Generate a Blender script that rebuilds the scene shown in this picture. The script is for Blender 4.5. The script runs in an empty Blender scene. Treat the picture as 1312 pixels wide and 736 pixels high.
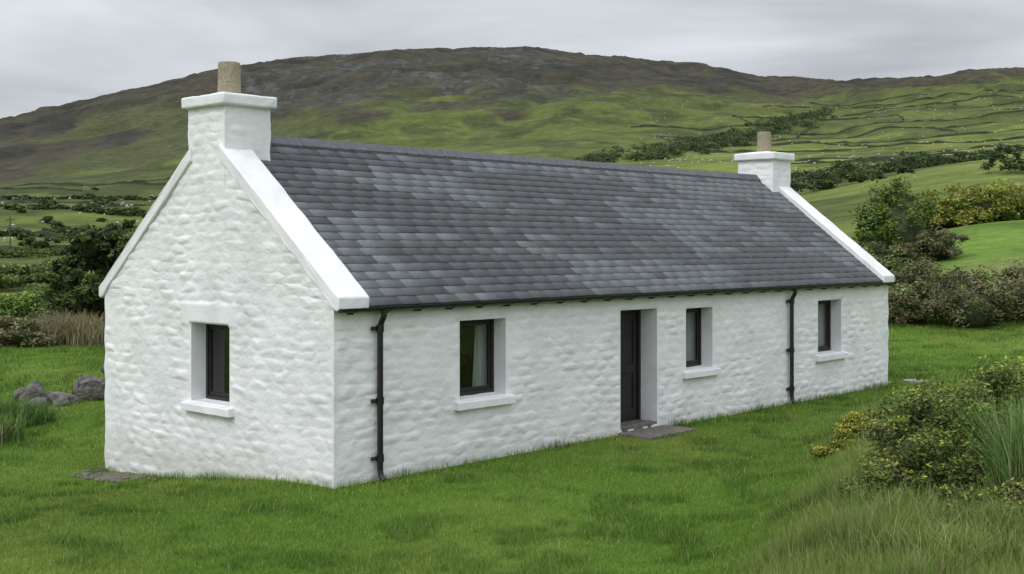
import bpy, bmesh, math, numpy as np
from mathutils import Vector
rng=np.random.default_rng(7)
S=bpy.context.scene
S.view_settings.view_transform='Standard'
S.view_settings.look='None'; S.view_settings.exposure=0
CAMH=3.27; F=1545.; HZ=315.
# ---------------------------------------------------------------- noise
def hsh(ix,iy,seed=0):
    ix=np.asarray(ix).astype(np.int64).astype(np.uint32); iy=np.asarray(iy).astype(np.int64).astype(np.uint32)
    h=ix*np.uint32(374761393)+iy*np.uint32(668265263)+np.uint32((seed*362437+77)&0xffffffff)
    h=(h^(h>>np.uint32(13)))*np.uint32(1274126177); h=h^(h>>np.uint32(16))
    h=h*np.uint32(2246822519); h=h^(h>>np.uint32(15))
    return (h&np.uint32(0xffffff)).astype(np.float64)/16777215.
def vn(x,y,seed=0):
    x=np.asarray(x,float); y=np.asarray(y,float)
    xi=np.floor(x); yi=np.floor(y); fx=x-xi; fy=y-yi
    fx=fx*fx*(3-2*fx); fy=fy*fy*(3-2*fy)
    a=hsh(xi,yi,seed); b=hsh(xi+1,yi,seed); c=hsh(xi,yi+1,seed); d=hsh(xi+1,yi+1,seed)
    return (a*(1-fx)+b*fx)*(1-fy)+(c*(1-fx)+d*fx)*fy
def fbm(x,y,o=4,seed=0):
    s=0;a=.5;t=0
    for i in range(o):
        s=s+a*vn(x,y,seed+i*17); t+=a; a*=.5; x=x*2.03+3.1; y=y*2.03+1.7
    return s/t
def ss(x,a,b):
    t=np.clip((np.asarray(x,float)-a)/(b-a),0,1); return t*t*(3-2*t)
# ---------------------------------------------------------------- house frame
CX,CY=-2.397,16.24
D1=np.array([.6824,.7312]); D2=np.array([-.7312,.6824])
L=16.39; W=6.12
def loc(x,y):
    return (x-CX)*D1[0]+(y-CY)*D1[1], (x-CX)*D2[0]+(y-CY)*D2[1]
# ---------------------------------------------------------------- terrain
rowsD=[45,60,80,120,220,400,650,950,1300,1700,2400,4000,9000]
cols=[-900,0,185,320,450,640,800,985,1110,1200,1312,2200]
T=np.array([
[435,435,430,428,425,420,415,410,408,408,408,408],
[402,402,398,395,390,385,380,378,368,352,346,350],
[378,378,372,368,362,355,348,335,315,288,276,300],
[352,352,345,340,335,325,315,305,292,270,264,280],
[320,320,316,312,305,295,285,272,258,244,238,250],
[293,293,290,285,275,262,250,240,228,214,206,215],
[270,268,262,250,236,222,212,204,192,182,173,185],
[262,246,234,212,190,178,170,162,152,144,137,160],
[245,202,165,130,105,98,104,124,122,114,107,140],
[235,150,96,71,51,48,66,92,96,91,84,130],
[245,180,140,120,110,108,115,125,122,118,112,150],
[265,240,220,210,200,200,200,205,205,200,200,220],
[290]*12],float)
NR=600; NTH=500
thc=np.arctan((np.array(cols)-656)/F)
thg=np.linspace(thc[0],thc[-1],NTH); lrg=np.linspace(math.log(45),math.log(9000),NR)
Z0=np.zeros((len(rowsD),len(cols)))
for i,r in enumerate(rowsD):
    Z0[i]=CAMH+(HZ-T[i])/F*r*np.cos(thc)
tmp=np.array([np.interp(thg,thc,Z0[i]) for i in range(len(rowsD))])
G=np.array([np.interp(lrg,np.log(rowsD),tmp[:,j]) for j in range(NTH)]).T
def blur(G,n,ax):
    k=np.hanning(n+2)[1:-1]; k/=k.sum(); p=n//2
    pad=[(0,0),(0,0)]; pad[ax]=(p,p)
    P=np.pad(G,pad,mode='edge'); 
    return np.apply_along_axis(lambda v:np.convolve(v,k,'valid'),ax,P)
G=blur(blur(G,31,0),41,1)
def table(th,r):
    u=np.clip((th-thg[0])/(thg[-1]-thg[0])*(NTH-1),0,NTH-1.001); v=np.clip((np.log(np.maximum(r,1))-lrg[0])/(lrg[-1]-lrg[0])*(NR-1),0,NR-1.001)
    i=v.astype(int); j=u.astype(int); fi=v-i; fj=u-j
    return (G[i,j]*(1-fj)+G[i,j+1]*fj)*(1-fi)+(G[i+1,j]*(1-fj)+G[i+1,j+1]*fj)*fi
def bankmask(x,y):
    t=x-(1.5+(y-12)*.36)
    return ss(t,0,2.6)*ss(y,27,18)
def ground(x,y):
    x=np.asarray(x,float); y=np.asarray(y,float)
    a,w=loc(x,y)
    z=-.52*ss(w,0,6)*ss(a,7,-.5)
    z=z+.62*bankmask(x,y)+.5*ss(y,30,45)*ss(x,6,12)
    z=z+.10*(fbm(x*.13,y*.13,2,5)-.5)*ss(np.maximum(np.abs(a-8)-8,np.abs(w-3)-3),.5,4)+.02*(fbm(x*.9,y*.9,2,8)-.5)
    r=np.hypot(x,y); th=np.arctan2(x,y)
    b=ss(r,38,60)
    zt=table(th,r)
    amp=np.clip((r-60)/400,0,1)
    zt=zt+amp*(fbm(x/260,y/260,5,21)-.5)*26+ss(r,50,90)*(fbm(x/30,y/30,4,23)-.5)*1.6
    hi=ss(zt,90,170)
    zt=zt+hi*(np.abs(fbm(x/60,y/60,5,31)-.5)*-26)+ss(zt,40,100)*(np.abs(fbm(x/110,y/320,4,33)-.5)*-22)
    return z*(1-b)+zt*b
# ---------------------------------------------------------------- mesh helper
def mk(name,V,Fc,mat=None,parent=None,smooth=False,col=None):
    V=np.asarray(V,np.float32).reshape(-1,3); me=bpy.data.meshes.new(name)
    if isinstance(Fc,np.ndarray):
        n,k=Fc.shape; me.vertices.add(len(V)); me.vertices.foreach_set('co',V.ravel())
        me.loops.add(n*k); me.loops.foreach_set('vertex_index',Fc.astype(np.int32).ravel())
        me.polygons.add(n); me.polygons.foreach_set('loop_start',np.arange(0,n*k,k,dtype=np.int32))
        try: me.polygons.foreach_set('loop_total',np.full(n,k,np.int32))
        except Exception: pass
        me.update(calc_edges=True)
    else:
        me.from_pydata(V.tolist(),[],Fc); me.update()
    if smooth: me.polygons.foreach_set('use_smooth',np.ones(len(me.polygons),bool))
    if col is not None:
        c=np.ones((len(V),4),np.float32); c[:,:3]=col
        at=me.color_attributes.new('col','FLOAT_COLOR','POINT'); at.data.foreach_set('color',c.ravel())
    ob=bpy.data.objects.new(name,me); S.collection.objects.link(ob)
    if mat: me.materials.append(mat)
    if parent: ob.parent=parent
    return ob
TEX=bpy.data.textures.new('plaster_wobble','CLOUDS'); TEX.noise_scale=.22
class MB:
    def __init__(s): s.v=[];s.f=[]
    def box(s,x0,x1,y0,y1,z0,z1):
        b=len(s.v); s.v+=[(x,y,z) for z in(z0,z1) for y in(y0,y1) for x in(x0,x1)]
        for q in((0,2,3,1),(4,5,7,6),(0,1,5,4),(2,6,7,3),(0,4,6,2),(1,3,7,5)): s.f.append(tuple(b+i for i in q))
    def prism(s,poly,x0,x1,nseg=1):  # poly in (y,z)
        b=len(s.v);n=len(poly)
        for x in np.linspace(x0,x1,nseg+1): s.v+=[(float(x),p[0],p[1]) for p in poly]
        s.f.append(tuple(b+i for i in range(n))[::-1]); s.f.append(tuple(b+nseg*n+i for i in range(n)))
        for k in range(nseg):
            for i in range(n):
                j=(i+1)%n; s.f.append((b+k*n+i,b+k*n+j,b+(k+1)*n+j,b+(k+1)*n+i))
    def tube(s,pts,r,n=12,cap=True):
        b=len(s.v); pts=[Vector(p) for p in pts]
        for i,p in enumerate(pts):
            d=(pts[min(i+1,len(pts)-1)]-pts[max(i-1,0)]).normalized()
            u=d.cross(Vector((0.13,1,0.07))).normalized() if abs(d.y)<.9 else d.cross(Vector((1,0,0))).normalized()
            w=d.cross(u); rr=r[i] if hasattr(r,'__len__') else r
            for k in range(n):
                t=2*math.pi*k/n; q=p+(u*math.cos(t)+w*math.sin(t))*rr; s.v.append(tuple(q))
        for i in range(len(pts)-1):
            for k in range(n):
                k2=(k+1)%n; s.f.append((b+i*n+k,b+i*n+k2,b+(i+1)*n+k2,b+(i+1)*n+k))
        if cap:
            s.f.append(tuple(b+k for k in range(n))[::-1]); s.f.append(tuple(b+(len(pts)-1)*n+k for k in range(n)))
    def make(s,name,mat,parent=None,smooth=False,bevel=0,seg=2,wob=0,cuts=0):
        o=mk(name,s.v,s.f,mat,parent,smooth)
        bm=bmesh.new(); bm.from_mesh(o.data); bmesh.ops.recalc_face_normals(bm,faces=bm.faces)
        if cuts:
            for _ in range(cuts):
                bmesh.ops.subdivide_edges(bm,edges=[e for e in bm.edges if e.calc_length()>.12],cuts=1,use_grid_fill=True)
        bm.to_mesh(o.data); bm.free()
        if smooth: o.data.polygons.foreach_set('use_smooth',np.ones(len(o.data.polygons),bool))
        if bevel:
            m=o.modifiers.new('b','BEVEL'); m.width=bevel; m.segments=seg; m.limit_method='ANGLE'; m.angle_limit=math.radians(25)
        if wob:
            m=o.modifiers.new('w','DISPLACE'); m.texture=TEX; m.strength=wob; m.mid_level=.5; m.texture_coords='LOCAL'
        return o
# ---------------------------------------------------------------- materials
def mat(name):
    m=bpy.data.materials.new(name); m.use_nodes=True; nt=m.node_tree
    return m,nt,nt.nodes['Principled BSDF']
def simple(name,c,rough=.6,var=.25,scale=8,bump=.0,bscale=40,dist=.01,metal=0):
    m,nt,b=mat(name); N=nt.nodes; Lk=nt.links
    tc=N.new('ShaderNodeTexCoord'); n=N.new('ShaderNodeTexNoise'); n.inputs['Scale'].default_value=scale; n.inputs['Detail'].default_value=4
    Lk.new(tc.outputs['Object'],n.inputs['Vector'])
    mr=N.new('ShaderNodeMapRange'); mr.inputs['From Min'].default_value=.3; mr.inputs['From Max'].default_value=.7; Lk.new(n.outputs['Fac'],mr.inputs['Value'])
    mx=N.new('ShaderNodeMix'); mx.data_type='RGBA'
    mx.inputs['A'].default_value=(*[v*(1-var) for v in c],1); mx.inputs['B'].default_value=(*[min(1,v*(1+var)) for v in c],1)
    Lk.new(mr.outputs['Result'],mx.inputs['Factor']); Lk.new(mx.outputs['Result'],b.inputs['Base Color'])
    b.inputs['Roughness'].default_value=rough; b.inputs['Metallic'].default_value=metal
    if bump:
        n2=N.new('ShaderNodeTexNoise'); n2.inputs['Scale'].default_value=bscale; n2.inputs['Detail'].default_value=4
        Lk.new(tc.outputs['Object'],n2.inputs['Vector'])
        bp=N.new('ShaderNodeBump'); bp.inputs['Strength'].default_value=bump; bp.inputs['Distance'].default_value=dist
        Lk.new(n2.outputs['Fac'],bp.inputs['Height']); Lk.new(bp.outputs['Normal'],b.inputs['Normal'])
    return m
def limewash(name,bs=.5,sc=26,dist=.012):
    m,nt,b=mat(name); N=nt.nodes; Lk=nt.links
    tc=N.new('ShaderNodeTexCoord')
    n=N.new('ShaderNodeTexNoise'); n.inputs['Scale'].default_value=1.3; n.inputs['Detail'].default_value=5; n.inputs['Roughness'].default_value=.65
    Lk.new(tc.outputs['Object'],n.inputs['Vector'])
    cr=N.new('ShaderNodeValToRGB'); cr.color_ramp.elements[0].position=.3; cr.color_ramp.elements[0].color=(.64,.645,.65,1)
    cr.color_ramp.elements[1].position=.6; cr.color_ramp.elements[1].color=(.77,.77,.78,1)
    Lk.new(n.outputs['Fac'],cr.inputs['Fac'])
    sp=N.new('ShaderNodeSeparateXYZ'); Lk.new(tc.outputs['Object'],sp.inputs[0])
    n3=N.new('ShaderNodeTexNoise'); n3.inputs['Scale'].default_value=5; n3.inputs['Detail'].default_value=3; Lk.new(tc.outputs['Object'],n3.inputs['Vector'])
    ad=N.new('ShaderNodeMath'); ad.operation='MULTIPLY_ADD'; ad.inputs[1].default_value=-.7; Lk.new(n3.outputs['Fac'],ad.inputs[0]); Lk.new(sp.outputs['Z'],ad.inputs[2])
    mr=N.new('ShaderNodeMapRange'); mr.inputs['From Min'].default_value=-.42; mr.inputs['From Max'].default_value=.0; mr.inputs['To Min'].default_value=.45; mr.inputs['To Max'].default_value=0
    Lk.new(ad.outputs[0],mr.inputs['Value'])
    mx=N.new('ShaderNodeMix'); mx.data_type='RGBA'; mx.inputs['B'].default_value=(.42,.43,.37,1)
    Lk.new(mr.outputs['Result'],mx.inputs['Factor']); Lk.new(cr.outputs['Color'],mx.inputs['A'])
    Lk.new(mx.outputs['Result'],b.inputs['Base Color']); b.inputs['Roughness'].default_value=.75
    b.inputs['Specular IOR Level'].default_value=.3
    n2=N.new('ShaderNodeTexNoise'); n2.inputs['Scale'].default_value=sc; n2.inputs['Detail'].default_value=5; n2.inputs['Roughness'].default_value=.6
    Lk.new(tc.outputs['Object'],n2.inputs['Vector'])
    bp=N.new('ShaderNodeBump'); bp.inputs['Strength'].default_value=bs; bp.inputs['Distance'].default_value=dist
    Lk.new(n2.outputs['Fac'],bp.inputs['Height']); Lk.new(bp.outputs['Normal'],b.inputs['Normal'])
    return m
def vcol(name,rough=.8,trans=0.,noises=(),bump=0,bdist=.05,spec=.2):
    m,nt,b=mat(name); N=nt.nodes; Lk=nt.links
    a=N.new('ShaderNodeAttribute'); a.attribute_name='col'; out=a.outputs['Color']
    tc=N.new('ShaderNodeTexCoord'); first=None
    for (amt,sc) in noises:
        n=N.new('ShaderNodeTexNoise'); n.inputs['Scale'].default_value=sc; n.inputs['Detail'].default_value=5; n.inputs['Roughness'].default_value=.7
        Lk.new(tc.outputs['Object'],n.inputs['Vector'])
        mr=N.new('ShaderNodeMapRange'); mr.inputs['From Min'].default_value=.3; mr.inputs['From Max'].default_value=.7
        mr.inputs['To Min'].default_value=1-amt; mr.inputs['To Max'].default_value=1+amt; Lk.new(n.outputs['Fac'],mr.inputs['Value'])
        vm=N.new('ShaderNodeVectorMath'); vm.operation='SCALE'; Lk.new(out,vm.inputs[0]); Lk.new(mr.outputs['Result'],vm.inputs['Scale']); out=vm.outputs[0]
        first=first or n
    if bump:
        bp=N.new('ShaderNodeBump'); bp.inputs['Strength'].default_value=bump; bp.inputs['Distance'].default_value=bdist
        Lk.new(first.outputs['Fac'],bp.inputs['Height']); Lk.new(bp.outputs['Normal'],b.inputs['Normal'])
    Lk.new(out,b.inputs['Base Color']); b.inputs['Roughness'].default_value=rough; b.inputs['Specular IOR Level'].default_value=spec
    if trans:
        t=N.new('ShaderNodeBsdfTranslucent'); Lk.new(out,t.inputs['Color']); ms=N.new('ShaderNodeMixShader'); ms.inputs[0].default_value=trans
        Lk.new(b.outputs[0],ms.inputs[1]); Lk.new(t.outputs[0],ms.inputs[2]); Lk.new(ms.outputs[0],N['Material Output'].inputs['Surface'])
    return m
M_wall=limewash('limewash',.6); M_smooth=limewash('painted_render',.5,14,.012)
M_slate=vcol('slate',.5,0,((.14,22),(.10,3)),.3,.005,.4)
M_black=simple('black_gutter_paint',(.012,.012,.013),.35,.3,10)
M_frame=simple('dark_window_paint',(.014,.010,.010),.4,.3,10)
M_door=simple('dark_door_paint',(.013,.011,.012),.42,.3,6)
M_pot=simple('clay_pot',(.27,.235,.165),.9,.38,38,.6,60,.012)
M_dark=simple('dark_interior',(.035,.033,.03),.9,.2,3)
M_curt=simple('curtain_cloth',(.60,.61,.58),.9,.1,3)
M_under=simple('roof_underlay',(.02,.02,.022),.9,.2,3)
M_ridge=simple('ridge_slate',(.07,.073,.083),.5,.3,9,.3,40,.005)
M_step=simple('door_step_stone',(.12,.105,.09),.85,.35,8,.5,30,.01)
M_rock=simple('field_stone',(.10,.094,.084),.9,.6,7,.9,12,.05)
M_drain=simple('drain_cover',(.25,.25,.24),.8,.2,8)
M_grass=vcol('grass_blades',.6,0,spec=.15); M_leaf=vcol('leaves',.6,.12,spec=.2)
M_ground=vcol('terrain',.95,0,((.25,1.7),(.3,.12),(.28,.025)),.4,.05,.05)
M_fwall=simple('drystone',(.045,.056,.030),.95,.4,.3)
M_bark=simple('bark',(.06,.05,.04),.9,.4,10,.6,20,.02)
m,nt,b=mat('window_glass'); N=nt.nodes
tr=N.new('ShaderNodeBsdfTransparent'); tr.inputs[0].default_value=(.62,.66,.64,1); gl=N.new('ShaderNodeBsdfGlossy'); gl.inputs['Roughness'].default_value=.015
lw=N.new('ShaderNodeLayerWeight'); lw.inputs['Blend'].default_value=.5; pw=N.new('ShaderNodeMath'); pw.operation='POWER'; pw.inputs[1].default_value=4; nt.links.new(lw.outputs['Facing'],pw.inputs[0])
ml=N.new('ShaderNodeMath'); ml.operation='MULTIPLY_ADD'; ml.inputs[1].default_value=.9; ml.inputs[2].default_value=.09
nt.links.new(pw.outputs[0],ml.inputs[0]); ms=N.new('ShaderNodeMixShader'); nt.links.new(ml.outputs[0],ms.inputs[0]); nt.links.new(tr.outputs[0],ms.inputs[1]); nt.links.new(gl.outputs[0],ms.inputs[2]); nt.links.new(ms.outputs[0],N['Material Output'].inputs['Surface'])
M_glass=m
# ---------------------------------------------------------------- terrain mesh
th_f=np.linspace(-math.radians(38),math.radians(38),820)
th_c=np.linspace(math.radians(38),math.radians(322),72)[1:-1]
TH=np.concatenate([th_f,th_c]); RR=np.exp(np.concatenate([np.linspace(math.log(1.5),math.log(400),250),np.linspace(math.log(400),math.log(2000),300)[1:],np.linspace(math.log(2000),math.log(8500),24)[1:]]))
tt,rr=np.meshgrid(TH,RR); X=rr*np.sin(tt); Y=rr*np.cos(tt)
Z=ground(X,Y)
V=np.stack([X,Y,Z],-1).reshape(-1,3)
nth=len(TH); nr=len(RR)
i,j=np.meshgrid(np.arange(nr-1),np.arange(nth),indexing='ij'); j2=(j+1)%nth
Fq=np.stack([i*nth+j,i*nth+j2,(i+1)*nth+j2,(i+1)*nth+j],-1).reshape(-1,4)[:,::-1]
x,y,z=V.T; r=np.hypot(x,y); th=np.arctan2(x,y); px=656+F*np.tan(np.clip(th,-1,1))
def mixc(a,b,t): return a*(1-t[:,None])+np.asarray(b)*t[:,None]
def fieldcell(x,y,sx=95,sy=62):
    xx=x+28*(fbm(x/150,y/150,2,91)-.5)*2; yy=y+.2*x+28*(fbm(x/150,y/150,2,92)-.5)*2
    return xx/sx,yy/sy
base=np.tile(np.array([.07,.13,.02]),(len(x),1))
base=mixc(base,[.10,.15,.028],ss(fbm(x*.4,y*.4,3,3),.45,.7))
far=ss(r,42,60)
p,q=fieldcell(x,y); cid=hsh(np.floor(p),np.floor(q),4)
fld=np.stack([.095+.055*cid,.13+.045*cid,.032+.012*cid],-1)
fld=mixc(fld,[.065,.082,.028],ss(fbm(x/45,y/22,5,41),.46,.62)*.8)
fld=mixc(fld,[.10,.17,.03],ss(px,1000,1200)*ss(r,140,90)*.9)
fld=mixc(fld,[.14,.13,.06],ss(fbm(x/14,y/7,4,43),.50,.68)*ss(px,1050,1150)*ss(r,170,60)*.55)
base=base*(1-far[:,None])+fld*far[:,None]
zb=np.interp(px,[-300,0,200,320,450,640,800,985,1150,1312],[34,42,64,92,118,134,134,156,176,176])
nz=fbm(x/170,y/170,5,51)-.5; nz2=fbm(x/28,y/40,5,53)-.5
hm=ss(z-zb+nz*95+nz2*80,-16,24)*ss(r,500,800)
heath=np.tile(np.array([.056,.051,.036]),(len(x),1))
heath=mixc(heath,[.037,.037,.029],ss(fbm(x/50,y/50,5,57),.45,.60))
heath=mixc(heath,[.070,.079,.032],ss(fbm(x/110+4,y/170,6,59),.48,.58)*.8*ss(z,190,130))
mid=ss(z-zb+75+nz*90+nz2*50,-40,20)*ss(r,450,700)
base=mixc(base,[.08,.095,.03],mid*.75)
base=mixc(base,[.05,.06,.024],mid*ss(fbm(x/26,y/34,5,67),.5,.62)*.8)
base=base*(1-hm[:,None])+heath*hm[:,None]
crag=ss(z,120,150)*ss(fbm(x/60,y/40,5,61),.45,.56)*ss(px,250,330)*ss(px,860,640)
base=mixc(base,[.046,.047,.042],crag*.75)
crag2=crag*ss(fbm(x/9,y/14,5,63),.55,.64); base=mixc(base,[.10,.098,.092],crag2*.55)
ter=mk('terrain',V,Fq,M_ground,None,True,base)
# ---------------------------------------------------------------- cottage
H=bpy.data.objects.new('stone_cottage',None); S.collection.objects.link(H)
H.location=(CX,CY,0); H.rotation_euler=(0,0,math.atan2(D1[1],D1[0]))
PS=.786
def zroof(w): return 2.535+PS*w
def stone(s,z,seed):
    zz=z+.07*(fbm(s*.8,z*1.1,3,seed+1)-.5)*2+.022*(fbm(s*4,z*5,2,seed+21)-.5)*2; sx=s+.10*(fbm(s*2.2,z*2.2,3,seed+2)-.5)*2+.03*(fbm(s*6,z*6,2,seed+22)-.5)*2
    u=sx/.40; v=zz/.150
    ui=np.floor(u); vi=np.floor(v)
    F1=np.full(s.shape,9.); F2=np.full(s.shape,9.); hid=np.zeros(s.shape); til=np.zeros(s.shape)
    for dj in(-1,0,1):
        for di in(-1,0,1):
            ci=ui+di; cj=vi+dj
            ox=ci+.5+.75*(hsh(ci,cj,seed+3)-.5)+.5*(np.mod(cj,2)-.5); oy=cj+.5+.32*(hsh(ci,cj,seed+4)-.5)
            d=(np.abs(u-ox)**2.8*.6+np.abs(v-oy)**2.8)**(1/2.8)
            h_=hsh(ci,cj,seed+6); t_=(hsh(ci,cj,seed+7)-.15)*(v-oy)+(hsh(ci,cj,seed+8)-.5)*(u-ox)*.7
            new=d<F1; F2=np.where(new,F1,np.minimum(F2,d)); hid=np.where(new,h_,hid); til=np.where(new,t_,til); F1=np.where(new,d,F1)
    e=F2-F1; pil=ss(e,-.3,.75)
    k=.3+.7*ss(fbm(s*1.6,z*2.2,3,seed+12),.3,.65)
    d=k*pil*(.006+.020*hid+.026*til)
    return d+.012*(fbm(s*4,z*9,3,seed+13)-.5)+.006*(fbm(s*18,z*22,2,seed+14)-.5)+.03*(fbm(s*.9,z*.9,2,seed+9)-.3)
def lines(a,b,step,ex):
    g=list(np.linspace(a,b,max(2,int((b-a)/step)+1))); 
    for e in ex: g=[v for v in g if abs(v-e)>step*.4 or v in(a,b)]+[e]
    return np.array(sorted(set(g)))
def panel(name,O,Sd,Nn,length,z0,z1,openings=[],top=None,step=.02,seed=0,adj0=None,adj1=None,amp=1,cw=.07,smoothrects=[],bot=None,soff=0):
    sl=lines(0,length,step,[v for o in openings for v in(o[0],o[1])])
    zl=lines(z0,z1,step,[v for o in openings for v in(o[2],o[3])])
    s,zz=np.meshgrid(sl,zl); 
    if top is not None:
        tp=top(sl); nt_=int((tp.max()-z1)/step); t=np.linspace(0,1,nt_+1)[1:]
        up=z1+t[:,None]*np.maximum(tp[None,:]-z1,.004); s=np.vstack([s,np.tile(sl,(nt_,1))]); zz=np.vstack([zz,up])
    if bot is not None:
        t=(zl-z0)/(z1-z0); bz=bot(sl); zz=bz[None,:]+t[:,None]*(z1-bz[None,:])
    d=stone(s+soff,zz,seed)*amp
    for o in openings:
        e=np.hypot(np.maximum(np.maximum(o[0]-s,s-o[1]),0),np.maximum(np.maximum(o[2]-zz,zz-o[3]),0)); d=d*(.0+ss(e,0,.07))
    for o in smoothrects:
        e=np.hypot(np.maximum(np.maximum(o[0]-s,s-o[1]),0),np.maximum(np.maximum(o[2]-zz,zz-o[3]),0)); k=ss(e,0,.07)
        inside=np.ones_like(d)
        for q in openings:
            e2=np.hypot(np.maximum(np.maximum(q[0]-s,s-q[1]),0),np.maximum(np.maximum(q[2]-zz,zz-q[3]),0)); inside=inside*ss(e2,0,.02)
        d=d*k+(1-k)*(.026+.012*fbm(s*5,zz*5,3,77))*inside
    O=np.array(O,float);Sd=np.array(Sd,float);Nn=np.array(Nn,float)
    P=O+s[...,None]*Sd+zz[...,None]*np.array([0,0,1.])
    off=d[...,None]*Nn
    for adj,dist,sd in((adj0,s,101),(adj1,length-s,202)):
        if adj is None: continue
        c=(1-ss(dist,0,cw))[...,None]; wob=(.002+.026*fbm(zz*4,zz*0,3,11))[...,None]
        off=off*(1-c)+c*wob*(Nn+np.array(adj,float))
    P=P+off
    nrw,nc=s.shape; i,j=np.meshgrid(np.arange(nrw-1),np.arange(nc-1),indexing='ij')
    cs=(s[:-1,:-1]+s[1:,1:])/2; cz=(zz[:-1,:-1]+zz[1:,1:])/2; keep=np.ones(cs.shape,bool)
    for o in openings: keep&=~((cs>o[0])&(cs<o[1])&(cz>o[2])&(cz<o[3]))
    Q=np.stack([i*nc+j,i*nc+j+1,(i+1)*nc+j+1,(i+1)*nc+j],-1)[keep]
    if np.dot(np.cross(Sd,[0,0,1]),Nn)<0: Q=Q[:,::-1]
    return mk(name,P.reshape(-1,3),Q,M_wall,H,True)
win=[(2.371,3.371,.97,2.15),(8.218,9.09,.97,2.11),(13.12,14.15,.94,2.09)]
door=(6.257,7.322,.12,2.15)
gwin=(2.464,3.50,.88,2.08)
WM=W/2
gt=lambda s: 2.535+PS*np.minimum(s,W-s)
panel('front_wall',(0,0,0),(1,0,0),(0,-1,0),L,-.6,2.5,win+[door],None,.018,1,(-1,0,0),(1,0,0))
panel('gable_wall',(0,0,0),(0,1,0),(-1,0,0),W,-1.0,2.5,[gwin],gt,.018,2,(0,-1,0),(0,1,0),amp=1.,smoothrects=[(2.27,3.72,2.08,2.36)])
panel('far_gable_wall',(L,0,0),(0,1,0),(1,0,0),W,-1,2.5,[],gt,.05,3,(0,-1,0),(0,1,0))
panel('rear_wall',(0,W,0),(1,0,0),(0,1,0),L,-1,2.5,[],None,.05,4,(-1,0,0),(1,0,0))
def winset(name,o,kind,depth=.25,isdoor=False,flip=False,cwid=.3):
    def mp(b):
        nv=[]
        for s_,d_,z_ in b.v: nv.append((s_,d_,z_) if kind=='front' else (d_,s_,z_))
        b.v=nv; return b
    s0,s1,z0,z1=o
    b=MB(); D=depth+.12
    b.v=[(s0,-.0,z0),(s1,-.0,z0),(s1,-.0,z1),(s0,-.0,z1),(s0,D,z0),(s1,D,z0),(s1,D,z1),(s0,D,z1)]
    b.f=[(0,1,5,4),(1,2,6,5),(2,3,7,6),(3,0,4,7)]
    mp(b).make(name+'_reveal',M_smooth,H)
    if not isdoor:
        b=MB(); g=.002; f=.055; a0,a1=depth,depth+.07
        S0,S1,Z0_,Z1_=s0+g,s1-g,z0+g,z1-g
        b.box(S0,S0+f,a0,a1,Z0_,Z1_); b.box(S1-f,S1,a0,a1,Z0_,Z1_); b.box(S0+f,S1-f,a0,a1,Z0_,Z0_+f+.01); b.box(S0+f,S1-f,a0,a1,Z1_-f,Z1_)
        mp(b).make(name+'_frame',M_frame,H,bevel=.004)
        b=MB(); f2=.045; a0,a1=depth+.018,depth+.062; T0,T1,U0,U1=S0+f+.002,S1-f-.002,Z0_+f+.012,Z1_-f-.002
        b.box(T0,T0+f2,a0,a1,U0,U1); b.box(T1-f2,T1,a0,a1,U0,U1); b.box(T0+f2,T1-f2,a0,a1,U0,U0+f2+.01); b.box(T0+f2,T1-f2,a0,a1,U1-f2,U1)
        mp(b).make(name+'_sash',M_frame,H,bevel=.004)
        b=MB(); b.v=[(T0+f2,depth+.04,U0+f2),(T1-f2,depth+.04,U0+f2),(T1-f2,depth+.04,U1-f2),(T0+f2,depth+.04,U1-f2)]; b.f=[(0,1,2,3)]
        mp(b).make(name+'_glass',M_glass,H)
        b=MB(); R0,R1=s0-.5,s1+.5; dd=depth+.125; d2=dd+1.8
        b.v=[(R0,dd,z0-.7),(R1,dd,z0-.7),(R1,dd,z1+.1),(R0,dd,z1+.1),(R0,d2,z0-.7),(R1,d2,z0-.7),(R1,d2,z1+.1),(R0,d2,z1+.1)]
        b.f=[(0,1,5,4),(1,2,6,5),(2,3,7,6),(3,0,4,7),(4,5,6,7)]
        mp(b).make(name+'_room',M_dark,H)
        n=60; u=np.linspace(0,1,n); cv=[]; wd_=cwid
        for zz_,k in((z0-.05,1.15),(z0+.5,1.),(z1+.05,.85)):
            for t in u: 
                sx=s1+.02-wd_*k*(1-t) if not flip else s0-.02+wd_*k*t
                cv.append((sx,depth+.17+.022*math.sin(t*40)+.01*math.sin(t*97),zz_))
        b=MB(); b.v=cv; b.f=[(k*n+i,k*n+i+1,(k+1)*n+i+1,(k+1)*n+i) for k in range(2) for i in range(n-1)]
        mp(b).make(name+'_curtain',M_curt,H,smooth=True)
        b=MB(); b.prism([(-.11,z0-.145),(-.11,z0-.035),(-.10,z0-.02),(depth-.002,z0+.012),(depth-.002,z0-.145)],s0-.13,s1+.13,12)
        mp(b).make(name+'_sill',M_smooth,H,bevel=.016,seg=3,wob=.018)
winset('window_1',win[0],'front',cwid=.30); winset('window_2',win[1],'front',cwid=.35); winset('window_3',win[2],'front',cwid=.5)
winset('gable_window',gwin,'gable',.26,flip=True,cwid=.60)
winset('door',door,'front',.36,True)
s0,s1,z0,z1=door; b=MB(); g=.002; dp=.36
b.box(s0+g,s0+.07,dp,dp+.08,z0,z1-g); b.box(s1-.07,s1-g,dp,dp+.08,z0,z1-g); b.box(s0+.07,s1-.07,dp,dp+.08,z1-.07,z1-g)
b.make('door_frame',M_door,H,bevel=.005)
b=MB(); d0=s0+.073; d1_=s1-.073; ya=dp+.035
b.box(d0,d1_,ya+.02,ya+.05,z0+.01,z1-.075)
st=.11
def fr_(x0,x1,zz0,zz1): b.box(x0,x1,ya,ya+.0195,zz0,zz1)
mid_=(d0+d1_)/2
fr_(d0,d0+st,z0+.01,z1-.075); fr_(d1_-st,d1_,z0+.01,z1-.075)
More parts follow.
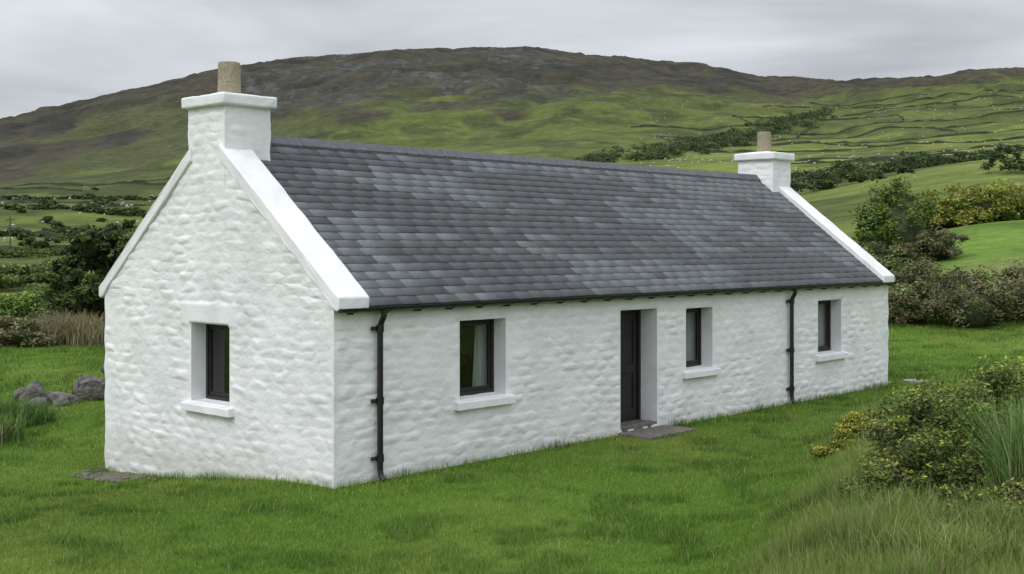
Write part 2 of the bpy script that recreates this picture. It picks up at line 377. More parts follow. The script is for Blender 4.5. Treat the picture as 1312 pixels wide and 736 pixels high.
for za,zb_ in((z0+.01,z0+.24),(z0+.86,z0+1.02),(z1-.19,z1-.075)): fr_(d0+st+.001,d1_-st-.001,za,zb_)
fr_(mid_-.05,mid_+.05,z0+.241,z0+.859); fr_(mid_-.05,mid_+.05,z0+1.021,z1-.191)
b.make('door_leaf',M_door,H,bevel=.006)
b=MB(); b.tube([(d0+.06,ya-.001,z0+1.0),(d0+.06,ya-.05,z0+1.0)],.012); b.tube([(d0+.06,ya-.045,z0+1.0),(d0+.17,ya-.045,z0+1.0)],.01)
b.make('door_handle',simple('brass',(.25,.2,.12),.35,.1,5,metal=.8),H)
b=MB(); b.box(s0+.004,s1-.004,-.01,dp+.1,-.1,z0+.006); b.make('door_threshold',M_step,H,bevel=.01)
b=MB(); b.box(s0-.10,s0+.62,-.74,-.03,-.1,.055); b.box(s0+.63,s1+.20,-.70,-.03,-.1,.05); b.make('door_step',M_step,H,bevel=.02)
for nm,a0,a1 in(('skew',-.055,.5),('far_skew',L-.5,L+.055)):
    b=MB()
    for m_ in(0,1):
        ws=np.linspace(0,2.68,22)
        pts=[(-.16,zroof(-.16)-.0),(-.16,zroof(-.16)+.165)]+[(w_,zroof(w_)+.162) for w_ in ws]+[(w_,zroof(w_)-.07) for w_ in ws[::-1][:-1]]+[(.0,zroof(.0)-.10),(-.11,zroof(-.16)-.03)]
        if m_: pts=[(W-p,q) for p,q in pts]
        b.prism(pts,a0,a1,4)
    b.make(nm,M_smooth,H,bevel=.024,seg=3,wob=.03)
bt=lambda s: zroof(WM)-PS*np.abs(s-.48)-.004
def chimney(pre,a0,a1,seed,near):
    w0,w1=WM-.48,WM+.48; zb0,zt=4.1,5.40
    fa,fb=(0,a1) if near else (a0,L)
    panel(pre+'_face_a',(fa,w0,0),(0,1,0),(-1,0,0),w1-w0,zb0,zt,[],None,.02,2,(0,-1,0),(0,1,0),amp=1,bot=bt if near else None,soff=w0,cw=.04)
    panel(pre+'_face_b',(fb,w0,0),(0,1,0),(1,0,0),w1-w0,zb0,zt,[],None,.02,3,(0,-1,0),(0,1,0),amp=1,bot=None if near else bt,soff=w0,cw=.04)
    panel(pre+'_side_a',(fa,w0,0),(1,0,0),(0,-1,0),fb-fa,zb0,zt,[],None,.02,seed+2,(-1,0,0),(1,0,0),amp=.7,cw=.04)
    panel(pre+'_side_b',(fa,w1,0),(1,0,0),(0,1,0),fb-fa,zb0,zt,[],None,.02,seed+3,(-1,0,0),(1,0,0),amp=.7,cw=.04)
    c0,c1=(fa-.10,fb+.10)
    b=MB(); b.box(c0,c1,w0-.10,w1+.10,5.375,5.555); b.make(pre+'_cap',M_smooth,H,bevel=.035,seg=3,cuts=3,wob=.03)
    b=MB(); b.v=[]; ca,cw_=(fa+fb)/2,WM; c0+=.05;c1-=.05; e0,e1=w0-.05,w1+.05
    b.v=[(c0,e0,5.553),(c1,e0,5.553),(c1,e1,5.553),(c0,e1,5.553),(ca-.2,cw_-.2,5.60),(ca+.2,cw_-.2,5.60),(ca+.2,cw_+.2,5.60),(ca-.2,cw_+.2,5.60)]
    b.f=[(0,1,5,4),(1,2,6,5),(2,3,7,6),(3,0,4,7),(4,5,6,7)]; b.make(pre+'_flaunching',M_smooth,H)
    b=MB(); prof=[(5.56,.178),(5.62,.176),(5.9,.170),(6.04,.170),(6.085,.166),(6.095,.155),(6.095,.125),(5.8,.12)]
    b.tube([(ca,cw_,p[0]) for p in prof],[p[1] for p in prof],28); b.make(pre+'_pot',M_pot,H)
chimney('chimney',0,.79,30,True); chimney('far_chimney',L-.79,L,40,False)
cosp=math.cos(math.atan(PS)); sinp=math.sin(math.atan(PS))
def slates(front):
    V=[];C=[]; n=22; tot=(WM+.13)/cosp; ex=tot/n; 
    a_lo,a_hi=.49,L-.49
    for r_ in range(n):
        a=a_lo-rng.uniform(0,.2) if r_%2 else a_lo-.20-rng.uniform(0,.05)
        while a<a_hi:
            wd=rng.choice([.36,.40,.42,.45]); x0=max(a,a_lo)+.002; x1=min(a+wd,a_hi)-.002; a+=wd
            if x1-x0<.03: continue
            j=rng.normal(0,.002); d0=r_*ex+j; d1=d0+ex+.04; lift=rng.uniform(0,.003); tk=.010
            cx_=(x0+x1)/2; 
            g=vn(cx_*.42+r_*.16,r_*.27-cx_*.08,5)*.65+vn(cx_*1.1,r_*.5,9)*.35
            tl=float(ss(g+rng.normal(0,.085),.50,.64))
            c=np.array([.078,.080,.088])*rng.uniform(.92,1.09)*(1-tl)+np.array([.138,.147,.160])*rng.uniform(.90,1.08)*tl
            c=c*np.array([1+rng.normal(0,.02),1,1+rng.normal(0,.02)])
            for (dd,hh) in((d0,.024+lift),(d1,.010+lift),(d0,.024+lift-tk-.012),(d1,.010+lift-tk)):
                for xx in(x0,x1):
                    jj=rng.normal(0,.0008)
                    w=-.13+dd*cosp-hh*sinp; zz=zroof(-.13)+dd*sinp+hh*cosp+jj
                    V.append((xx,w if front else W-w,zz)); C.append(c)
    V=np.array(V);C=np.array(C); k=len(V)//8; b0=np.arange(k)[:,None]*8
    qs=np.array([(0,1,3,2),(4,6,7,5),(0,4,5,1),(0,2,6,4),(1,5,7,3)])
    Fq=(b0[:,None,:]+qs[None]).reshape(-1,4)
    if not front: Fq=Fq[:,::-1]
    mk('roof_slates' if front else 'rear_roof_slates',V,Fq,M_slate,H,False,C)
slates(True); slates(False)
b=MB()
b.v=[(.4,-.12,zroof(-.12)-.004),(L-.4,-.12,zroof(-.12)-.004),(L-.4,WM,zroof(WM)-.004),(.4,WM,zroof(WM)-.004),(L-.4,W+.12,zroof(-.12)-.004),(.4,W+.12,zroof(-.12)-.004)]
b.f=[(0,1,2,3),(3,2,4,5)]; b.make('roof_deck',M_under,H)
b=MB(); a=.80
while a<L-.82:
    e=min(a+.45,L-.80); hw=.15; zz=zroof(WM)+.032+rng.uniform(0,.006)
    b.prism([(WM-hw,zz-hw*PS+.0),(WM,zz+.012),(WM+hw,zz-hw*PS),(WM+hw,zz-hw*PS+.028),(WM+.03,zz+.04),(WM-.03,zz+.04),(WM-hw,zz-hw*PS+.028)],a+.003,e-.003); a=e
b.make('ridge_tiles',M_ridge,H)
b=MB(); R=.058; n=10; gw,gz=-.165,2.425
arc=lambda r:[(gw+r*math.cos(math.pi+math.pi*i/n),gz+r*math.sin(math.pi+math.pi*i/n)) for i in range(n+1)]
b.prism(arc(R)+arc(R-.008)[::-1],-.03,L+.08)
for aa in np.arange(.2,L,.62):
    b.prism(arc(R+.008)+arc(R+.001)[::-1],aa,aa+.035); b.box(aa,aa+.03,gw+.03,.0,gz-.09,gz-.045)
for aa in (-.03,L+.08): b.prism(arc(R),aa-.003,aa+.003)
b.make('gutter',M_black,H)
for nm,a_ in(('downpipe',.743),('far_downpipe',11.88)):
    b=MB(); yw=-.085
    b.tube([(a_,gw,gz-.045),(a_,gw,gz-.12),(a_,gw+.01,gz-.15),(a_,yw-.01,gz-.24),(a_,yw,gz-.28),(a_,yw,.16),(a_,yw-.02,.08),(a_,yw-.08,.02)],.042,14)
    for zc in(gz-.3,1.12,.32):
        b.tube([(a_,yw,zc-.05),(a_,yw,zc+.05)],.054,14); b.box(a_-.12,a_+.05,yw+.02,yw+.06,zc-.025,zc+.025); b.tube([(a_-.1,yw+.05,zc),(a_-.1,yw-.01,zc)],.02,8)
    b.make(nm,M_black,H,smooth=False)
# ---------------------------------------------------------------- blades
def blades(name,P,h,w,col,lean=.5,tall=False,tipcol=None):
    n=len(P); an=rng.uniform(0,2*np.pi,n); la=rng.uniform(0,2*np.pi,n); ln=np.abs(rng.normal(0,lean,n))*h
    side=np.stack([np.cos(an),np.sin(an),0*an],-1)*w[:,None]/2; ld=np.stack([np.cos(la)*ln,np.sin(la)*ln,0*la],-1); up=np.zeros((n,3)); up[:,2]=h
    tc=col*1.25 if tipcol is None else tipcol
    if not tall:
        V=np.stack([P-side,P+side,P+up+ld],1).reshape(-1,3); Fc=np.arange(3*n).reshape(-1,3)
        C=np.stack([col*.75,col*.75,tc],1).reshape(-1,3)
    else:
        up2=up.copy(); up2[:,2]*=.55
        V=np.stack([P-side,P+side,P+side*.8+up2+ld*.3,P-side*.8+up2+ld*.3,P+side*.15+up*.95+ld,P-side*.15+up*.95+ld],1).reshape(-1,3)
        bi=np.arange(n)[:,None]*6; Fc=np.concatenate([bi+np.array([[0,1,2,3]]),bi+np.array([[3,2,4,5]])])
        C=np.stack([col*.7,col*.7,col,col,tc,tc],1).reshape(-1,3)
    return mk(name,V,Fc,M_grass,None,False,C)
def inhouse(x,y,m=.0):
    a,w=loc(x,y); return (a>-m)&(a<L+m)&(w>-m)&(w<W+m)
n=640000
Yl=np.exp(rng.uniform(math.log(8.8),math.log(50),n)); Xl=rng.uniform(-.52,.52,n)*Yl
k=~inhouse(Xl,Yl,.0); a,w=loc(Xl,Yl); k&=~((a>6.1)&(a<7.6)&(w>-.72)&(w<0)); k&=np.hypot((Xl-(1172-656)/F*29),(Yl-29)*.7)>.3
Xl,Yl=Xl[k],Yl[k]; n=len(Xl)
bk=bankmask(Xl,Yl); rough=ss(bk+.5*(fbm(Xl,Yl,2,71)-.5),.12,.6)
rough=np.maximum(rough,ss(Xl+.45*Yl+1.2*(fbm(Xl*.6,Yl*.6,2,79)-.5),.6,-.8)*.45*ss(Yl,26,16))
pt=fbm(Xl*.35,Yl*.35,4,73); pf=fbm(Xl*1.6,Yl*1.6,4,75); pl=fbm(Xl*.12+9,Yl*.2,3,78)
a,w=loc(Xl,Yl); wallg=ss(np.maximum(-w,-a),.45,.05)*((a>-.5)&(a<L+.5)&(w>-.5)&(w<W+.5))
h=(.034+.026*rng.random(n)+.060*ss(pf,.5,.72)+.07*wallg*rng.random(n))*(1+(Yl-12)*.012)*(1+rough*(.8+2.0*rng.random(n)))
w_=.0052*(Yl/12)*rng.uniform(.7,1.4,n)*(1+.2*rough)
c=np.array([.145,.245,.028])*rng.uniform(.65,1.28,n)[:,None]
c=mixc(c,[.21,.285,.05],ss(pt,.45,.7)*.7); c=mixc(c,[.075,.155,.020],ss(pf,.46,.66)*.8); c=c*(1-.22*ss(pl,.42,.62))[:,None]
yel=rng.random(n)<(.06+.16*rough); c[yel]=np.array([.36,.33,.15])*rng.uniform(.6,1.1,yel.sum())[:,None]
c=mixc(c,[.19,.25,.075],rough*.45)
P=np.stack([Xl,Yl,ground(Xl,Yl)-.004],-1)
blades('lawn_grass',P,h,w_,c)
def tufts(name,centres,rad,hh,nper,col,wd=.008,lean=.45):
    Ps=[];
    for (cx,cy) in centres:
        m_=int(nper*rng.uniform(.5,1.3)); rr_=np.sqrt(rng.random(m_))*rad; t=rng.uniform(0,6.28,m_); Ps.append(np.stack([cx+rr_*np.cos(t),cy+rr_*np.sin(t)],-1))
    P=np.concatenate(Ps); n=len(P); z=ground(P[:,0],P[:,1])-.02
    c=np.array(col)*rng.uniform(.6,1.3,n)[:,None]; yy=rng.random(n)<.15; c[yy]=np.array([.30,.27,.14])*rng.uniform(.6,1.1,yy.sum())[:,None]
    hv=hh*(.6+.8*fbm(P[:,0]*1.3,P[:,1]*1.3,2,88))
    return blades(name,np.column_stack([P,z]),hv*rng.uniform(.45,1.1,n),wd*rng.uniform(.6,1.3,n),c,lean,True)
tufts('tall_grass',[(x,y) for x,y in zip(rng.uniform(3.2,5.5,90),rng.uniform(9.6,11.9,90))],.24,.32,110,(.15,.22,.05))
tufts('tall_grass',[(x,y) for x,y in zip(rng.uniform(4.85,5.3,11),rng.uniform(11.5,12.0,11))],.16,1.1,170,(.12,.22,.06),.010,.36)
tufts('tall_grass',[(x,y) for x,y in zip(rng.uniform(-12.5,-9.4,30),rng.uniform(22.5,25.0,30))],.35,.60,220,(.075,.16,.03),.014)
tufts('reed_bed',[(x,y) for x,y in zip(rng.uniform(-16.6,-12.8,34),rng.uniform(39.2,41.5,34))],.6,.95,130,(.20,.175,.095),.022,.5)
# ---------------------------------------------------------------- foliage
def foliage(name,blobs,leaf,nleaf,cols,subs=26,parent=None,tip=None,flat=.8):
    Ps=[];Cs=[]; cols=np.array(cols)
    for (cx,cy,cz,rx,ry,rz) in blobs:
        t=rng.uniform(0,2*np.pi,subs); cu=rng.uniform(-.35,1,subs); sr=np.sqrt(1-cu**2); rad=rng.uniform(.45,1.0,subs)
        sc=np.stack([np.cos(t)*sr*rad*rx,np.sin(t)*sr*rad*ry,cu*rad*rz],-1); sb=rng.uniform(.6,1.35,subs); srad=rng.uniform(.2,.42,subs); ci=rng.random(subs)
        idx=rng.integers(0,subs,nleaf); dv=rng.normal(0,1,(nleaf,3)); dv/=np.linalg.norm(dv,axis=1)[:,None]; q=rng.random(nleaf)**.45
        q=q*(1+.3*rng.normal(0,1,nleaf)*(rng.random(nleaf)<.3))
        pp=sc[idx]+dv*q[:,None]*srad[idx][:,None]*np.array([rx,ry,rz*flat])
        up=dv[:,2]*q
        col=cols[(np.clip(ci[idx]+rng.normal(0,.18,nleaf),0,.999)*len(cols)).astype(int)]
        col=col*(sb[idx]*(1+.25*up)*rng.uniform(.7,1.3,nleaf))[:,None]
        if tip is not None:
            tm=(up>.35)&(rng.random(nleaf)<tip[1]); col[tm]=np.array(tip[0])*rng.uniform(.7,1.2,tm.sum())[:,None]
        Ps.append(pp+np.array([cx,cy,cz])); Cs.append(col)
    P=np.concatenate(Ps); C=np.clip(np.concatenate(Cs),.003,.9)
    gz_=ground(P[:,0],P[:,1]); k=P[:,2]>gz_-.05; P=P[k];C=C[k]; n=len(P)
    a=rng.normal(0,1,(n,3)); a[:,2]*=.6; a/=np.linalg.norm(a,axis=1)[:,None]; bb=np.cross(a,rng.normal(0,1,(n,3))); bb/=np.linalg.norm(bb,axis=1)[:,None]
    s=(leaf*rng.uniform(.6,1.3,n))[:,None]
    V=np.stack([P-a*s,P+bb*s*.42,P+a*s,P-bb*s*.42],1).reshape(-1,3)
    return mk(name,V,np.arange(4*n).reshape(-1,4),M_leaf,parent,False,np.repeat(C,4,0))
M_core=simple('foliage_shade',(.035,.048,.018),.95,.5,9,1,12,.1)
def core(name,blobs,parent,sc=.5):  # dark filler blobs added inside the foliage to block see-through
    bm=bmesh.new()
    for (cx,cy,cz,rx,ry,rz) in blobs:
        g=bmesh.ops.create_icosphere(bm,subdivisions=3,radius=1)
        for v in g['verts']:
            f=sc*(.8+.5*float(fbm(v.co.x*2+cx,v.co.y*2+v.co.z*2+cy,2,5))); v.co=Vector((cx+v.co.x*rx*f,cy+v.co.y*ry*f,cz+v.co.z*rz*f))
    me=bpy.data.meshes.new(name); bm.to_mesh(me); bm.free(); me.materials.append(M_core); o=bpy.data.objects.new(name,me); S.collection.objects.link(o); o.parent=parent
def shrub(name,blobs,leaf,nleaf,cols,cs=.5,**k):
    bl=[(x,y,float(ground(x,y))+dz,rx,ry,rz) for (x,y,dz,rx,ry,rz) in blobs]
    e=bpy.data.objects.new(name,None); S.collection.objects.link(e)
    foliage('leaves',bl,leaf,nleaf,cols,parent=e,**k); core('dark_core',bl,e,cs)  # leaves around an added dark solid core, not modelled branches
    b=MB()
    for (x,y,z,rx,ry,rz) in bl:
        for i in range(7):
            t=rng.uniform(0,6.28); q=rng.uniform(.4,.95); g0=float(ground(x,y))-.05
            b.tube([(x+.1*rx*math.cos(t),y+.1*ry*math.sin(t),g0),(x+.4*q*rx*math.cos(t+.2),y+.4*q*ry*math.sin(t),(g0+z)/2+.2*rz),(x+q*rx*math.cos(t),y+q*ry*math.sin(t),z+rz*.6*rng.uniform(.4,1.))],[.02*rx+.006,.014*rx,.004*rx],6)
    b.make('stems',M_bark,e)
    return e
GRN=[(.055,.095,.024),(.085,.14,.03),(.12,.175,.035),(.15,.20,.04)]
YEL=[(.10,.14,.025),(.17,.21,.03),(.25,.27,.04),(.19,.19,.04)]
BRN=[(.095,.085,.042),(.13,.115,.055),(.085,.12,.036),(.12,.165,.048),(.16,.14,.075)]
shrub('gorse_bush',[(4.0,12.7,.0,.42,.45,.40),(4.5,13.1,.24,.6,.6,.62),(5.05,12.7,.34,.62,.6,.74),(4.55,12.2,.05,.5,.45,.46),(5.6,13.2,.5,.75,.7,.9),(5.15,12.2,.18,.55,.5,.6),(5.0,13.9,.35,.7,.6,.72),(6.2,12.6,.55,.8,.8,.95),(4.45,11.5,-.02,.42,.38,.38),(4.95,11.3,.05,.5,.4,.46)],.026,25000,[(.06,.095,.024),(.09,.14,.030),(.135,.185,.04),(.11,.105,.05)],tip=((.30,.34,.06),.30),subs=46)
shrub('gorse_bush',[(4.65,17.2,.02,.35,.35,.3),(5.05,17.5,.06,.42,.4,.34),(5.5,17.8,.04,.36,.4,.28)],.024,9000,YEL,tip=((.42,.38,.06),.4),subs=26)
def row(x0,y0,x1,y1,n,h,wd,jx=.8):
    out=[]
    for i in range(n):
        t=i/(max(1,n-1)); k_=rng.uniform(.75,1.2); out.append((x0+(x1-x0)*t+rng.normal(0,jx*.3),y0+(y1-y0)*t+rng.normal(0,jx),h*.3*k_,wd*k_,wd*k_,h*.6*k_))
    return out
shrub('heather_hedge',row(12.6,42,21,43,10,1.8,1.3)+row(13.6,45,24,46,9,2.0,1.5),.075,5000,BRN,subs=40)
shrub('hawthorn_bush',row(20.4,68,22.6,70,3,3.8,1.9),.12,5000,GRN,subs=30,cs=.6)
shrub('gorse_bank',row(27.5,80,38,84,8,2.7,2.3)+row(31,90,48,94,8,3,2.6),.14,3500,YEL,tip=((.34,.33,.06),.3),subs=30,cs=.6)
shrub('rough_hedge',row(18.5,63,21.5,61,3,1.8,1.5),.10,4000,BRN,subs=30)
shrub('heather_hedge',row(-19.5,39.6,-15.6,39.4,7,1.15,1.0,.4),.06,4500,BRN+[(.24,.21,.12)],subs=34)
shrub('fuchsia_hedge',row(-23,44,-15.8,44,8,1.9,1.3,.4)+row(-26,50,-19,52,5,1.7,1.6),.08,4500,[(a*1.25,b*1.25,c*1.2) for a,b,c in GRN],subs=34)
def tree(name,x,y,h,rx,nleaf=3200,leaf=.10):
    g0=float(ground(x,y)); e=bpy.data.objects.new(name,None); S.collection.objects.link(e)
    b=MB(); bl=[]
    b.tube([(x,y,g0-.1),(x+.1,y,g0+h*.2),(x+.05,y+.1,g0+h*.45),(x,y,g0+h*.7)],[.2,.16,.12,.06],10)
    for i in range(13):
        t=i*2.4+rng.uniform(-.3,.3); q=rng.uniform(.4,.85)*rx; zz=g0+h*rng.uniform(.2,.78); 
        q*=1.1-.6*max(0,(zz-g0)/h-.4)
        b.tube([(x+.05,y,g0+h*.2+.3*(zz-g0-h*.2)),(x+.5*q*math.cos(t),y+.5*q*math.sin(t),zz-.2),(x+q*math.cos(t),y+q*math.sin(t),zz)],[.08,.05,.02],7)
        bl.append((x+q*math.cos(t),y+q*math.sin(t),zz,rx*.48,rx*.48,h*.19))
    bl.append((x,y,g0+h*.8,rx*.45,rx*.45,h*.17)); b.make('trunk',M_bark,e)
    foliage('crown',bl,leaf,nleaf,[(.04,.065,.02),(.06,.092,.024),(.085,.12,.03)],subs=20,parent=e); core('crown_dark_core',bl,e,.5)  # crown leaves, plus added dark filler blobs in place of inner depth
tree('hawthorn_tree',-14.3,43.5,4.4,1.9); tree('hawthorn_tree',-15.7,44.5,3.2,1.4); tree('hawthorn_tree',-12.6,45,4.8,1.9)
# ---------------------------------------------------------------- distant trees/hedges
def pos(px_,D): return ((px_-656)/F*D,D)
bl=[]
def strip(p0,p1,n,h,wd,jit=6):
    (xa,ya),(xb,yb)=pos(*p0),pos(*p1)
    for i in range(n):
        t=(i+rng.uniform(-.3,.3))/max(1,n-1); k_=rng.uniform(.5,1.35); x_=xa+(xb-xa)*t+rng.normal(0,jit); y_=ya+(yb-ya)*t+rng.normal(0,jit)
        bl.append((x_,y_,float(ground(x_,y_))+h*.25*k_,wd*k_,wd*k_,h*.5*k_))
strip((690,400),(1010,360),50,6.,6,7); strip((860,330),(1240,400),80,6.,5,12); strip((1010,300),(1120,310),14,5.5,4.5,6)
strip((750,620),(1040,1010),170,6.5,7,13); strip((1275,250),(1300,250),3,6,3,3)
for a_,b_,c_ in(((-60,300),(210,330),44),((20,420),(230,400),36),((-80,560),(200,600),40),((60,240),(60,500),16),((150,330),(120,650),14)):
    strip(a_,b_,c_,2.5,2.6,3)
foliage('distant_trees',bl,.5,400,[(.042,.068,.025),(.056,.086,.028),(.08,.113,.036)],subs=12)
bl=[]
for a_,b_,c_ in(((-60,200),(130,210),20),((60,130),(190,140),16),((-80,110),(60,120),18),((-60,85),(170,90),22)): strip(a_,b_,c_,2.0,2.2,2.5)
foliage('hedgerow',bl,.22,900,[(.06,.095,.026),(.09,.13,.032),(.13,.17,.04)],subs=16)
# ---------------------------------------------------------------- field walls
Vw=[];Fw=[]
def wallline(x0,y0,x1,y1,h=1.35,t=.7,sd=0):
    n=max(3,int(math.hypot(x1-x0,y1-y0)/5)); tt_=np.linspace(0,1,n); xs=x0+(x1-x0)*tt_; ys=y0+(y1-y0)*tt_
    nx,ny=-(y1-y0),(x1-x0); l=math.hypot(nx,ny); nx/=l;ny/=l; o=(fbm(tt_*3+sd,tt_*0,3,sd)-.5)*14*np.sin(tt_*math.pi); xs=xs+nx*o; ys=ys+ny*o
    zs=ground(xs,ys); b=len(Vw); hh=h*(.2+1.1*rng.random(n))
    for i in range(n):
        for sgn,zo in((-1,-.5),(-1,hh[i]),(1,hh[i]),(1,-.5)): Vw.append((xs[i]+sgn*nx*t/2,ys[i]+sgn*ny*t/2,zs[i]+zo))
    for i in range(n-1):
        for k_ in range(3): Fw.append((b+i*4+k_,b+i*4+k_+1,b+(i+1)*4+k_+1,b+(i+1)*4+k_))
def netw(i0,i1,j0,j1,sx,sy,test,seed,prob=.78):
    nd={}
    for i in range(i0,i1):
        for j in range(j0,j1):
            yy=j*sy+float(hsh(i,j,seed))*sy*.35; xx=i*sx+float(hsh(i,j,seed+1))*sx*.4; yy-=.15*xx; nd[i,j]=(xx,yy)
    for (i,j),p in nd.items():
        for q in((i+1,j),(i,j+1)):
            if q in nd and test(*p) and test(*nd[q]) and float(hsh(i*3+q[0],j*3+q[1],seed+5))<(prob if q[0]>i else .55): wallline(*p,*nd[q],sd=i*31+j)
netw(0,11,4,22,88,64,lambda x,y:y>380 and y<1220 and x/y>.06 and x/y<.62 and (x/y>.17 or y<950),3,.9)
netw(-9,0,3,15,80,55,lambda x,y:y>190 and y<760 and x/y<-.2 and x/y>-.62,8)
mk('field_walls',Vw,Fw,M_fwall)
# ---------------------------------------------------------------- sheep flock
def sheepmesh():
    bm=bmesh.new()
    def ell(c,rv):
        g=bmesh.ops.create_icosphere(bm,subdivisions=1,radius=1)
        for v in g['verts']: v.co=Vector((c[0]+v.co.x*rv[0],c[1]+v.co.y*rv[1],c[2]+v.co.z*rv[2]))
    ell((0,0,.62),(.55,.27,.3)); ell((.62,0,.72),(.17,.1,.12)); ell((.45,0,.72),(.18,.13,.16))
    for sx in(-.35,.35):
        for sy in(-.13,.13):
            g=bmesh.ops.create_cone(bm,segments=5,radius1=.035,radius2=.05,depth=.45,cap_ends=True)
            for v in g['verts']: v.co+=Vector((sx,sy,.22))
    bmesh.ops.triangulate(bm,faces=bm.faces); bm.verts.ensure_lookup_table()
    v=np.array([q.co[:] for q in bm.verts]); f=np.array([[w.index for w in q.verts] for q in bm.faces]); bm.free(); return v,f
sv,sf=sheepmesh(); Vs=[];Fs=[]; o=0
for i in range(460):
    D=rng.uniform(380,1150); p_=rng.uniform(820,1380) if i>40 else rng.uniform(-20,200)
    if i<=40: D=rng.uniform(250,700)
    x_,y_=pos(p_,D); t=rng.uniform(0,6.28); R_=np.array([[math.cos(t),-math.sin(t),0],[math.sin(t),math.cos(t),0],[0,0,1]])
    Vs.append(sv@R_.T*1.05+np.array([x_,y_,float(ground(x_,y_))])); Fs.append(sf+o); o+=len(sv)
mk('sheep_flock',np.concatenate(Vs),np.concatenate(Fs),simple('fleece',(.45,.44,.40),.9,.1,3))
# ---------------------------------------------------------------- stones, drain, gravel, pole
def rocks(name,lst):
    bm=bmesh.new()
    for (x_,y_,dz,sx,sy,sz) in lst:
        g=bmesh.ops.create_icosphere(bm,subdivisions=4,radius=1); g0=float(ground(x_,y_)); sd=rng.integers(0,999); rot=rng.uniform(0,3)
        pl=[(Vector(rng.normal(0,1,3)).normalized(),rng.uniform(.45,.8)) for _ in range(13)]
        for v in g['verts']:
            c_=v.co.copy()
            for nrm,dd in pl:
                k_=c_.dot(nrm)
                if k_>dd: c_-=nrm*(k_-dd)
            f=1+.2*(float(fbm(c_.x*3+sd,c_.y*3+c_.z*4,4,4))-.5)
            xx,yy=c_.x*sx*f,c_.y*sy*f; v.co=Vector((x_+xx*math.cos(rot)-yy*math.sin(rot),y_+xx*math.sin(rot)+yy*math.cos(rot),g0+dz+c_.z*sz*f))
    me=bpy.data.meshes.new(name); bm.to_mesh(me); bm.free(); me.materials.append(M_rock); o=bpy.data.objects.new(name,me); S.collection.objects.link(o)
rocks('boulder_pile',[(-10.9,27.6,.18,.42,.34,.34),(-10.3,27.4,.10,.40,.32,.25),(-9.75,27.9,.2,.42,.34,.34),(-10.0,28.3,.2,.55,.44,.38),(-10.6,27.1,.04,.36,.26,.20),(-9.4,27.6,.16,.34,.3,.32),(-11.2,28.0,.1,.36,.3,.28),(-9.5,29,.4,.4,.34,.36),(-10.1,27.1,.04,.26,.24,.18),(-10.7,26.9,.03,.2,.18,.14),(-9.9,27.3,.05,.22,.2,.16)])
xd,yd=(1172-656)/F*29,29.; g0=float(ground(xd,yd)); b=MB(); b.tube([(xd,yd,g0-.05),(xd,yd,g0+.03)],.27,24); b.make('drain_cover',M_drain,None,bevel=.01)
bm=bmesh.new()
for i in range(260):
    aa=-rng.random()*.7; ww=W-.9+rng.normal(0,.4); x_,y_=CX+D1[0]*aa+D2[0]*ww,CY+D1[1]*aa+D2[1]*ww; rr_=.03+.03*rng.random()
    g=bmesh.ops.create_icosphere(bm,subdivisions=1,radius=1); g0=float(ground(x_,y_))
    for v in g['verts']: v.co=Vector((x_+v.co.x*rr_,y_+v.co.y*rr_*.8,g0+.02+v.co.z*.025))
me=bpy.data.meshes.new('gravel'); bm.to_mesh(me); bm.free(); me.materials.append(M_step); S.collection.objects.link(bpy.data.objects.new('gravel',me))
x_,y_=pos(13,230); g0=float(ground(x_,y_)); b=MB(); b.tube([(x_,y_,g0-.3),(x_,y_,g0+7)],[.16,.11],8); b.box(x_-.9,x_+.9,y_-.06,y_+.06,g0+6.3,g0+6.45); b.make('telegraph_pole',M_bark)
# ---------------------------------------------------------------- world
wd=bpy.data.worlds.new('World'); S.world=wd; wd.use_nodes=True; nt=wd.node_tree; N=nt.nodes; Lk=nt.links; bg=N['Background']
sdir=Vector((-.50,-.50,.70)).normalized()
sky=N.new('ShaderNodeTexSky'); sky.sky_type='NISHITA'; sky.sun_disc=False; sky.sun_elevation=math.asin(sdir.z); sky.sun_rotation=math.atan2(sdir.x,sdir.y)
tc=N.new('ShaderNodeTexCoord'); sp=N.new('ShaderNodeSeparateXYZ'); Lk.new(tc.outputs['Generated'],sp.inputs[0])
def M(op,a,b=None,c=None):
    n=N.new('ShaderNodeMath'); n.operation=op
    for i,v in enumerate((a,b,c)):
        if v is None: continue
        if isinstance(v,(int,float)): n.inputs[i].default_value=v
        else: Lk.new(v,n.inputs[i])
    return n.outputs[0]
zp=M('MAXIMUM',sp.outputs['Z'],0); den=M('ADD',zp,.12)
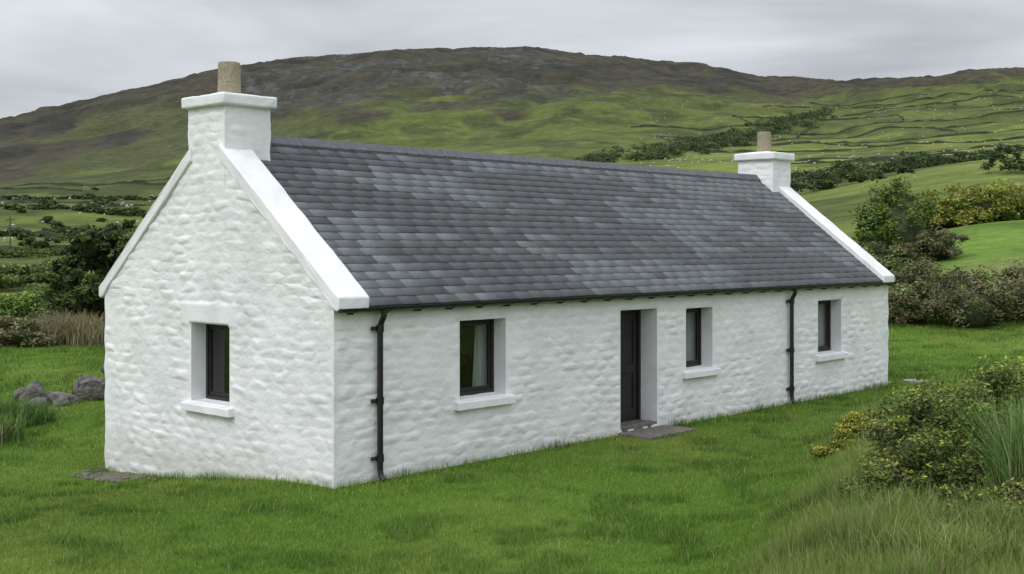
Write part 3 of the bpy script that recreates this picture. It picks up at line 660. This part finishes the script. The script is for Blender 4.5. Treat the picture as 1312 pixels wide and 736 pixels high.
cb=N.new('ShaderNodeCombineXYZ'); Lk.new(M('DIVIDE',sp.outputs['X'],den),cb.inputs[0]); Lk.new(M('DIVIDE',sp.outputs['Y'],den),cb.inputs[1])
no=N.new('ShaderNodeTexNoise'); no.inputs['Scale'].default_value=.8; no.inputs['Detail'].default_value=4; no.inputs['Roughness'].default_value=.5; no.inputs['Distortion'].default_value=.4; Lk.new(cb.outputs[0],no.inputs['Vector'])
cl=N.new('ShaderNodeMapRange'); cl.inputs['From Min'].default_value=.3; cl.inputs['From Max'].default_value=.7; cl.inputs['To Min'].default_value=.62; cl.inputs['To Max'].default_value=1.32; Lk.new(no.outputs['Fac'],cl.inputs['Value'])
zen=M('MULTIPLY',M('POWER',zp,1.1),1.35)
back=M('MULTIPLY',M('MAXIMUM',M('MULTIPLY',sp.outputs['Y'],-1),0),.6)
br=M('MULTIPLY',M('ADD',M('ADD',zen,back),.52),cl.outputs['Result'])
cc=N.new('ShaderNodeVectorMath'); cc.operation='SCALE'; cc.inputs[0].default_value=(.955,1.0,1.06); Lk.new(br,cc.inputs['Scale'])
sk=N.new('ShaderNodeVectorMath'); sk.operation='SCALE'; Lk.new(sky.outputs[0],sk.inputs[0]); sk.inputs['Scale'].default_value=.05
mx=N.new('ShaderNodeMix'); mx.data_type='RGBA'; mx.inputs['Factor'].default_value=.9; Lk.new(sk.outputs[0],mx.inputs['A']); Lk.new(cc.outputs[0],mx.inputs['B'])
Lk.new(mx.outputs['Result'],bg.inputs['Color']); bg.inputs['Strength'].default_value=1
sl=bpy.data.lights.new('sun','SUN'); sl.energy=1.2; sl.angle=math.radians(18); sl.color=(1,.96,.92); so=bpy.data.objects.new('sun',sl); S.collection.objects.link(so)
so.rotation_euler=sdir.to_track_quat('Z','Y').to_euler()
# ---------------------------------------------------------------- camera
cd=bpy.data.cameras.new('camera'); co=bpy.data.objects.new('camera',cd); S.collection.objects.link(co); S.camera=co
cd.sensor_width=36; cd.lens=F/1312*36; cd.shift_y=-(368-HZ)/1312; co.location=(0,0,CAMH); co.rotation_euler=(math.radians(90),0,0); cd.clip_end=20000
